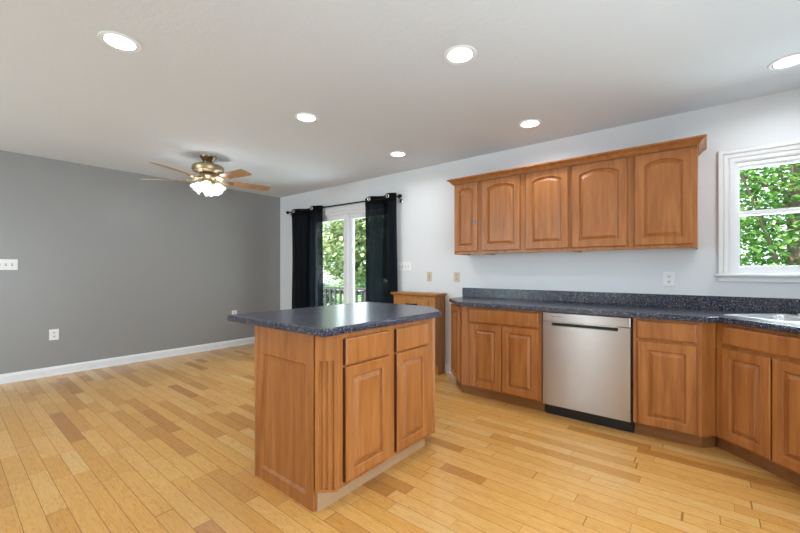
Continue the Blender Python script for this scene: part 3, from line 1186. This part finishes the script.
plate_xz('wall_outlet', 'white duplex outlet above the worktop, below the upper cabinets near the window', 'outlet', -0.271, -0.187, 1.056, 1.174, 'outlet', M['plastic_white'])
plate_xz('light_switch', 'white four-toggle switch plate on the wall right of the black curtain', 'switch', -3.075, -2.866, 1.177, 1.293, 'switch', M['plastic_white'], 4)
plate_xz('light_switch', 'beige single switch plate on the white wall above the oak chest', 'switch', -2.616, -2.543, 1.055, 1.168, 'switch', M['plastic_beige'], 1)
plate_xz('wall_outlet', 'beige outlet on the white wall at the left end of the worktop', 'outlet', -2.240, -2.164, 1.053, 1.168, 'outlet', M['plastic_beige'])
GP = Plane((XG, 0), (0, 1), (1, 0))
for name, lab, cat, a, b, z0_, z1_, kind, n in (
        ('wall_outlet', 'white outlet low on the grey wall at the left', 'outlet', 0.790, 0.872, 0.400, 0.522, 'outlet', 1),
        ('light_switch', 'white switch plate on the grey wall, cut off by the left edge of the photo', 'switch', 0.364, 0.544, 1.190, 1.305, 'switch', 3),
        ('wall_outlet', 'white outlet on the grey wall just peeking over the island worktop', 'outlet', 2.885, 2.965, 0.440, 0.560, 'outlet', 1)):
    t = thing(name, lab, cat, (XG, (a + b) / 2, (z0_ + z1_) / 2))
    wall_plate(t, GP, a, b, z0_, z1_, kind, M['plastic_white'], n)

# ------------------------------------------------------------------ recessed ceiling lights


def can(x, y, label):
    t = thing('recessed_light', label, 'ceiling light', (x, y, H), 'recessed ceiling lights')
    c = (x, y, H)
    MB().lathe(c, [(0.098, 0.0), (0.098, -0.003), (0.092, -0.007), (0.080, -0.005), (0.078, 0.0)], 40, (0, 0, 1), False, False).build('trim_ring', M['white_trim'], t)
    MB().lathe(c, [(0.0785, -0.0055), (0.074, -0.0075), (0.0715, -0.0050)], 40, (0, 0, 1), False, False).build('gasket', M['slot'], t)
    MB().lathe(c, [(0.0, -0.0030), (0.04, -0.0038), (0.074, -0.0030)], 40, (0, 0, 1), False, False).build('lens', M['can_lens'], t)
    d = bpy.data.lights.new('can_lamp', 'AREA')
    d.shape = 'DISK'
    d.size = 0.12
    d.energy = CAN_W
    d.color = CAN_COL
    d.spread = math.radians(160)
    o = bpy.data.objects.new('can_lamp', d)
    COL.objects.link(o)
    o.parent = t
    o.location = (0, 0, -0.012)


can(-2.491, 0.632, 'recessed ceiling light at upper left, over the floor before the island')
can(-1.108, 1.916, 'recessed ceiling light in the middle of the ceiling, above the island front')
can(-2.538, 1.908, 'recessed ceiling light between the ceiling fan and the island')
can(-2.572, 3.131, 'recessed ceiling light nearest the patio curtains, smallest in the photo')
can(-1.163, 3.189, 'recessed ceiling light just above the upper cabinet crown')
can(0.392, 3.216, 'recessed ceiling light at the right edge, by the sink window')
can(-1.11, 0.632, 'recessed ceiling light above the viewpoint')
can(0.35, 1.60, 'recessed ceiling light right of the viewpoint')

# ------------------------------------------------------------------ ceiling fan
FX, FYc = -4.27, 1.89
fan = thing('ceiling_fan', 'brass ceiling fan with oak blades and frosted tulip lamps', 'ceiling fan', (FX, FYc, H))
MB().lathe((FX, FYc, H), [(0.085, 0.0), (0.083, -0.012), (0.066, -0.030), (0.048, -0.070), (0.044, -0.090)], 40).build('canopy', M['bronze'], fan)
MB().lathe((FX, FYc, H), [(0.04, -0.088), (0.10, -0.094), (0.148, -0.100), (0.160, -0.112), (0.162, -0.152), (0.154, -0.164), (0.115, -0.176), (0.07, -0.194)], 48).build('motor_housing', M['brass'], fan)
MB().lathe((FX, FYc, H), [(0.06, -0.190), (0.085, -0.200), (0.088, -0.222), (0.070, -0.240), (0.060, -0.262), (0.075, -0.272), (0.075, -0.294), (0.045, -0.312), (0.012, -0.320)], 40).build('switch_housing', M['brass'], fan)
BZ = H - 0.258
for k in range(5):
    a = math.radians(7 + 72 * k)
    ca, sa = math.cos(a), math.sin(a)
    tilt = math.radians(-12)

    def bp(r, w, h, tl=tilt):
        # r along blade, w across, h up (with pitch)
        yy = w * math.cos(tl) - h * math.sin(tl)
        zz = w * math.sin(tl) + h * math.cos(tl)
        return (FX + r * ca - yy * sa, FYc + r * sa + yy * ca, BZ + zz)
    edge = []
    prof = [(0.215, 0.048), (0.24, 0.056), (0.40, 0.064), (0.60, 0.070), (0.665, 0.068), (0.685, 0.050)]
    edge = [(r, w_) for r, w_ in prof] + [(r, -w_) for r, w_ in reversed(prof)]
    m = MB()
    m.loops([[bp(r, w_, -0.003) for r, w_ in edge], [bp(r, w_, 0.003) for r, w_ in edge]])
    bl = m.build('blade', M['blade'], fan)
    # ornate blade iron with two arms
    m = MB()
    for s in (-1, 1):
        m.tube([bp(0.085, s * 0.012, 0.030), bp(0.13, s * 0.030, 0.014), bp(0.18, s * 0.034, -0.008), bp(0.225, s * 0.026, -0.008), bp(0.265, s * 0.030, -0.007)], [0.009, 0.008, 0.008, 0.007, 0.006], 8)
    m.tube([bp(0.10, 0, 0.024), bp(0.17, 0, -0.006), bp(0.26, 0, -0.008)], [0.008, 0.009, 0.006], 8)
    for r, w_ in ((0.235, 0.026), (0.235, -0.026), (0.262, 0)):
        m.lathe(bp(r, w_, -0.012), [(0.010, 0), (0.008, 0.006)], 10)
    m.build('blade_iron', M['brass'], bl)
for k in range(4):
    a = math.radians(39.1 + 18 + 90 * k)
    d = Vector((math.cos(a), math.sin(a), 0))
    hub = Vector((FX, FYc, H - 0.292))
    elbow = hub + d * 0.048 + Vector((0, 0, 0.010))
    axis = (d * 0.78 + Vector((0, 0, -0.78))).normalized()
    sock = elbow + axis * 0.022
    m = MB()
    m.tube([hub + d * 0.02, hub + d * 0.036 + Vector((0, 0, 0.012)), elbow, sock], [0.011, 0.010, 0.010, 0.012], 10)
    m.lathe(sock - axis * 0.004, [(0.014, 0), (0.026, 0.004), (0.028, 0.022), (0.024, 0.024)], 20, axis)
    arm = m.build('lamp_arm', M['brass'], fan)
    MB().lathe(sock + axis * 0.012, [(0.026, 0), (0.034, 0.010), (0.043, 0.030), (0.047, 0.050), (0.053, 0.070), (0.064, 0.088), (0.068, 0.093)], 64, axis, False, False, True,
               [0, 0, 0, 0, 0.0015, 0.005, 0.006]).build('lamp_shade', M['frosted'], arm)
    MB().lathe(sock + axis * 0.012, [(0.008, 0), (0.012, 0.006), (0.018, 0.026), (0.019, 0.036), (0.014, 0.048), (0.004, 0.054)], 16, axis).build('bulb', M['bulb'], arm)

# ------------------------------------------------------------------ outside
GZ = -0.75
struct(B((-40, YW + TH + 0.02, GZ - 0.1), (25, 45, GZ)).build('lawn', M['lawn']), 'lawn outside')
struct(B((-8.5, YW + TH + 0.01, -0.20), (-1.6, 5.30, -0.10)).build('deck_floor', M['deck']), 'wooden deck outside the patio door')
rl = thing('deck_railing', 'weathered wooden deck railing outside the patio door', 'railing', (-5.1, 5.20, -0.10))
B((-8.5, 5.14, 0.80), (-1.6, 5.27, 0.84)).build('top_rail', M['rail_wood'], rl)
B((-8.5, 5.185, 0.70), (-1.6, 5.215, 0.77)).build('middle_rail', M['rail_wood'], rl)
B((-8.5, 5.185, 0.0), (-1.6, 5.215, 0.07)).build('bottom_rail', M['rail_wood'], rl)
for x in (-8.45, -6.75, -5.05, -3.35, -1.65):
    B((x - 0.045, 5.16, -0.10), (x + 0.045, 5.25, 0.80)).build('post', M['rail_wood'], rl)
for i in range(17):
    x = -7.0 + i * 0.155
    B((x - 0.018, 5.155, -0.02), (x + 0.018, 5.185, 0.79)).build('baluster', M['rail_wood'], rl)


def tree(name, label, base, height, crown, nclump, nleaf, leaf, lmat, trunk_r, seed, branches=6, lean=0.0, cz=0.62, rc=0.28):
    """crown: (rx, ry, rz); leaves are real folded blades gathered round random twig points"""
    R = random.Random(seed)
    t = thing(name, label, 'tree', base)
    bx, by, bz = base
    top = Vector((bx + lean, by, bz + height * 0.82))
    cc = Vector((bx + lean * 0.7, by, bz + height * cz))
    m = MB()
    m.tube([(bx, by, bz - 0.05), (bx + lean * 0.3, by, bz + height * 0.3), (bx + lean * 0.6, by, bz + height * 0.55), top], [trunk_r * 1.2, trunk_r, trunk_r * 0.75, trunk_r * 0.2], 10)
    for k in range(branches):
        a = R.uniform(0, 2 * PI)
        h0 = R.uniform(0.22, 0.62) * height
        s = Vector((bx + lean * h0 / height, by, bz + h0))
        e = cc + Vector((math.cos(a) * crown[0] * 0.85, math.sin(a) * crown[1] * 0.85, R.uniform(-0.6, 0.7) * crown[2]))
        mid = s.lerp(e, 0.5) + Vector((0, 0, R.uniform(-0.1, 0.25)))
        m.tube([s, mid, e], [trunk_r * 0.22, trunk_r * 0.13, trunk_r * 0.05], 7)
    m.build('trunk', M['bark'], t)
    v, f = [], []
    for c in range(nclump):
        while True:
            p = Vector((R.uniform(-1, 1), R.uniform(-1, 1), R.uniform(-1, 1)))
            if 0.08 < p.length < 1: break
        p = p * (0.55 + 0.45 * R.random())
        cp = cc + Vector((p.x * crown[0], p.y * crown[1], p.z * crown[2]))
        for _ in range(nleaf):
            q_ = cp + Vector((R.gauss(0, rc), R.gauss(0, rc), R.gauss(0, rc * 0.6)))
            if q_.z < bz + 0.25: continue
            s = leaf * R.uniform(0.6, 1.25)
            ax = Vector((R.uniform(-1, 1), R.uniform(-1, 1), R.uniform(-0.7, 0.3))).normalized()
            sd = ax.cross(Vector((R.uniform(-.5, .5), R.uniform(-.5, .5), 1))).normalized()
            up = sd.cross(ax)
            k = len(v)
            w_ = s * 0.34
            v += [q_, q_ + ax * s * 0.35 + sd * w_ + up * s * 0.08, q_ + ax * s * 0.75 + sd * w_ * 0.7 + up * s * 0.04, q_ + ax * s, q_ + ax * s * 0.75 - sd * w_ * 0.7 + up * s * 0.04, q_ + ax * s * 0.35 - sd * w_ + up * s * 0.08]
            f += [(k, k + 1, k + 2, k + 3), (k, k + 3, k + 4, k + 5)]
    me = bpy.data.meshes.new('foliage')
    off = t.location
    me.from_pydata([p - off for p in v], [], f)
    me.materials.append(lmat)
    o = bpy.data.objects.new('foliage', me)
    COL.objects.link(o)
    o.parent = t
    return t


# by the sink window
tree('leafy_tree', 'bright leafy tree with a grey trunk close outside the sink window', (1.00, 7.6, GZ), 5.2, (2.3, 1.7, 2.3), 320, 34, 0.085, M['leaf_bright'], 0.13, 3, 7, 0.0, 0.60, 0.24)
tree('leafy_tree', 'darker green tree behind the bright one outside the sink window', (2.3, 11.5, GZ), 5.4, (3.0, 2.0, 2.6), 190, 24, 0.16, M['leaf_deep'], 0.18, 5, 7, 0.0, 0.52, 0.36)
# by the patio door
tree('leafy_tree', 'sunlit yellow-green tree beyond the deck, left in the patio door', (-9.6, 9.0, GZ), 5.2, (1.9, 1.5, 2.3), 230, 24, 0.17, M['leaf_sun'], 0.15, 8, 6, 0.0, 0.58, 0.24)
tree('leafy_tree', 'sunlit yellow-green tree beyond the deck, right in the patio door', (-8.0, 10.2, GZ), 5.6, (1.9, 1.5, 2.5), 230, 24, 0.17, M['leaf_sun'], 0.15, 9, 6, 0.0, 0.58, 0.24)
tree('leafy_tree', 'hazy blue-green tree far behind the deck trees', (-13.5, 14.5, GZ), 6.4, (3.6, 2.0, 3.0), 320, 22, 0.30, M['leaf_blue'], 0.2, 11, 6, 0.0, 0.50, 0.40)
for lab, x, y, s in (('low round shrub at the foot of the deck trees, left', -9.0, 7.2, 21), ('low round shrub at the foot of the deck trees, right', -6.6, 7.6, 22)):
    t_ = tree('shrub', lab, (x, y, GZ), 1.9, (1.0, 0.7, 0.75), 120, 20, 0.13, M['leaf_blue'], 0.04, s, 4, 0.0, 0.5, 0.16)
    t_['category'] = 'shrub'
